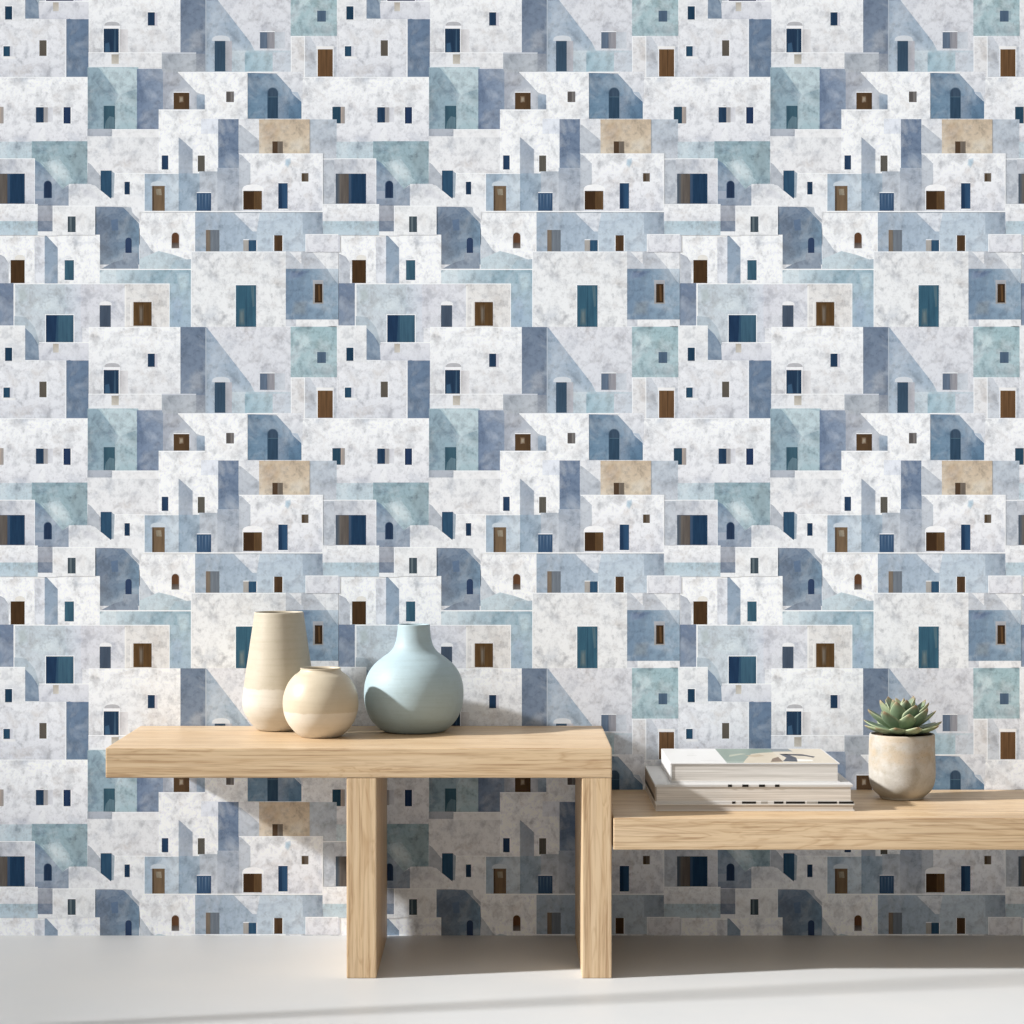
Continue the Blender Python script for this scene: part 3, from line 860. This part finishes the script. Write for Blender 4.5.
# ------------------------------------------------------------------ succulent
def succulent():
    Dn = (CZ - ZT2) * F / (801.0 - VY)
    D = Dn + 22*Dn/F
    s = D / F
    root = thing('potted_succulent', 'green rosette succulent in a worn beige concrete pot on the low bench', 'plant', (X(902, D), D-DW, ZT2))
    out = spline([(r*s, z*s) for r, z in [(20.6, 0), (21.6, 0.6), (22.2, 2.2), (24.2, 4.0), (28.4, 8.0), (31.4, 14), (32.8, 22), (33.0, 34), (32.7, 48), (32.4, 61), (32.2, 63.6)]], 7)
    pr = [(0, 0.001), (19.5*s, 0.001)] + out + [(31.6*s, 64.6*s), (30.6*s, 64.6*s), (30.0*s, 63.8*s), (29.6*s, 56*s), (0.0, 56*s)]
    bm = bmesh.new(); lathe(bm, pr, 96)
    # slightly hand-made outline
    for v in bm.verts:
        a = math.atan2(v.co.y, v.co.x)
        k = 1 + 0.006*math.sin(2*a+0.7) + 0.004*math.sin(5*a + v.co.z*60)
        v.co.x *= k; v.co.y *= k
    obj('pot', bm, mat_concrete(), root, True)
    bm = bmesh.new()
    lathe(bm, [(29.5*s, 56.5*s), (29.6*s, 62.6*s), (15*s, 64*s), (0, 65*s)], 48)
    for v in bm.verts: v.co.z += random.uniform(-0.0008, 0.0008)
    obj('soil', bm, mat_soil(), root, True)
    lm = mat_leaf()
    def leaf(az, el, L, wd, th, r0, z0, curl, tone):
        """fleshy pointed leaf: az round the stem, el above level, curl lifts the tip"""
        bm = bmesh.new(); cl = bm.loops.layers.float_color.new('Col')
        n, seg = 14, 12
        ca, sa = math.cos(az), math.sin(az)
        e = el; px_, pz_ = r0, z0
        rings = []
        for i in range(n+1):
            t = i/n
            w = wd*(0.42+0.58*math.sin(math.pi*min(1, 0.12+t*0.72))**1.0) if t < 0.62 else 0
            if t >= 0.62:
                u = (t-0.62)/0.38
                base = wd*(0.42+0.58*math.sin(math.pi*(0.12+0.62*0.72)))
                w = base*(max(0, 1-u**1.35))**0.85
            h = th*(1-0.55*t)*(math.sqrt(max(0.0, 1-t**5)))
            w = max(w, 0.0002); h = max(h, 0.00015)
            nx, nz = -math.sin(e), math.cos(e)
            ring = []
            for k in range(seg):
                a = 2*math.pi*k/seg
                lw = w*math.cos(a)
                up = math.sin(a)
                hh = h*up*(0.55 if up > 0 else 1.0) + 0.22*w*(math.cos(a)**2)*0.6   # cupped upper face
                rx = px_ + nx*hh; rz = pz_ + nz*hh
                ring.append((bm.verts.new((rx*ca - lw*sa, rx*sa + lw*ca, rz)), t))
            rings.append(ring)
            st = L/n
            px_ += math.cos(e)*st; pz_ += math.sin(e)*st
            e += curl/n
        fs = []
        for a, b in zip(rings, rings[1:]):
            for k in range(seg):
                j = (k+1) % seg
                f = bm.faces.new((a[k][0], a[j][0], b[j][0], b[k][0]))
                ts = (a[k][1], a[j][1], b[j][1], b[k][1]); ks = (k, j, j, k)
                for lp, t, kk in zip(f.loops, ts, ks):
                    edge = abs(math.cos(2*math.pi*kk/seg))
                    c0 = Vector(lin(tone))
                    if t < 0.35: c0 = c0.lerp(Vector(lin((112, 140, 100))), (0.35-t)*0.9)
                    tip = max(0, (t-0.84)/0.16)
                    c0 = c0.lerp(Vector(lin((150, 100, 74))), 0.65*tip)
                    if edge > 0.9: c0 = c0.lerp(Vector(lin((196, 200, 162))), 0.45)
                    lp[cl] = (*c0, 1)
        bm.faces.new([v for v, t in reversed(rings[0])]); bm.faces.new([v for v, t in rings[-1]])
        for f in list(bm.faces)[-2:]:
            for lp in f.loops: lp[cl] = (*lin(tone), 1)
        bmesh.ops.recalc_face_normals(bm, faces=bm.faces)
        obj('leaf', bm, lm, root, True)
    tones = [(124, 140, 112), (112, 130, 104), (140, 154, 124), (104, 122, 100)]
    base = 63*s
    rows = [(11, 0, 35, 8.8, 4.0, 8.0, 4.6, 0.50), (9, 20, 39, 9.0, 3.9, 3.5, 5.6, 0.42), (8, 40, 36, 8.8, 3.8, 2.6, 7.4, 0.30), (6, 60, 33, 7.6, 3.4, 1.8, 8.6, 0.14), (3, 80, 27, 5.0, 2.6, 1.0, 9.6, 0.05)]
    off = [0.28, 0.0, 0.35, 0.15, 0.6]
    for ri, (cnt, el, L, wd, th, r0, z0, cu) in enumerate(rows):
        for k in range(cnt):
            az = -math.pi/2 + off[ri] + 2*math.pi*k/cnt + random.uniform(-0.08, 0.08)
            leaf(az, math.radians(el + random.uniform(-5, 5)), L*s*random.uniform(0.92, 1.06), wd*s*random.uniform(0.92, 1.06), th*s,
                 r0*s, base + z0*s, cu + random.uniform(-0.08, 0.08), random.choice(tones))
    return root
succulent()

# ------------------------------------------------------------------ light
TX, TY = 1.75, 0.38           # sideways and inward run of the sun per metre of fall
sd = bpy.data.lights.new('sun', 'SUN')
sd.energy = 6.3; sd.angle = math.radians(2.5); sd.color = (1.0, 0.985, 0.96)
so = bpy.data.objects.new('sun', sd); COL.objects.link(so)
so.location = (-3, -2, 3)
so.rotation_euler = Vector((TX, TY, -1)).to_track_quat('-Z', 'Y').to_euler()

wd = bpy.data.worlds.new('world'); SC.world = wd; wd.use_nodes = True
nt = wd.node_tree; bg = nt.nodes['Background']
tc = nt.nodes.new('ShaderNodeTexCoord')
dp = nt.nodes.new('ShaderNodeVectorMath'); dp.operation = 'DOT_PRODUCT'
dp.inputs[1].default_value = Vector((-0.80, -0.35, 0.48)).normalized()
nt.links.new(tc.outputs['Generated'], dp.inputs[0])
mr = nt.nodes.new('ShaderNodeMapRange'); mr.inputs[1].default_value = -1; mr.inputs[2].default_value = 1
mr.inputs[3].default_value = 0.02; mr.inputs[4].default_value = 0.76
nt.links.new(dp.outputs['Value'], mr.inputs[0])
nt.links.new(mr.outputs[0], bg.inputs['Strength'])
bg.inputs['Color'].default_value = (1.0, 0.935, 0.85, 1)

# ------------------------------------------------------------------ camera
cd = bpy.data.cameras.new('camera')
cd.sensor_fit = 'HORIZONTAL'; cd.sensor_width = 36; cd.lens = 36*F/1024
cd.shift_x = (512-VX)/1024; cd.shift_y = -(512-VY)/1024
cd.clip_start = 0.05
co = bpy.data.objects.new('camera', cd); COL.objects.link(co)
co.location = (0, -DW, CZ); co.rotation_euler = (math.pi/2, 0, 0)
SC.camera = co

vs = SC.view_settings
SC.display_settings.display_device = 'sRGB'
vs.view_transform = 'Standard'; vs.look = 'None'; vs.gamma = 1.0; vs.use_curve_mapping = False
vs.exposure = 0.07
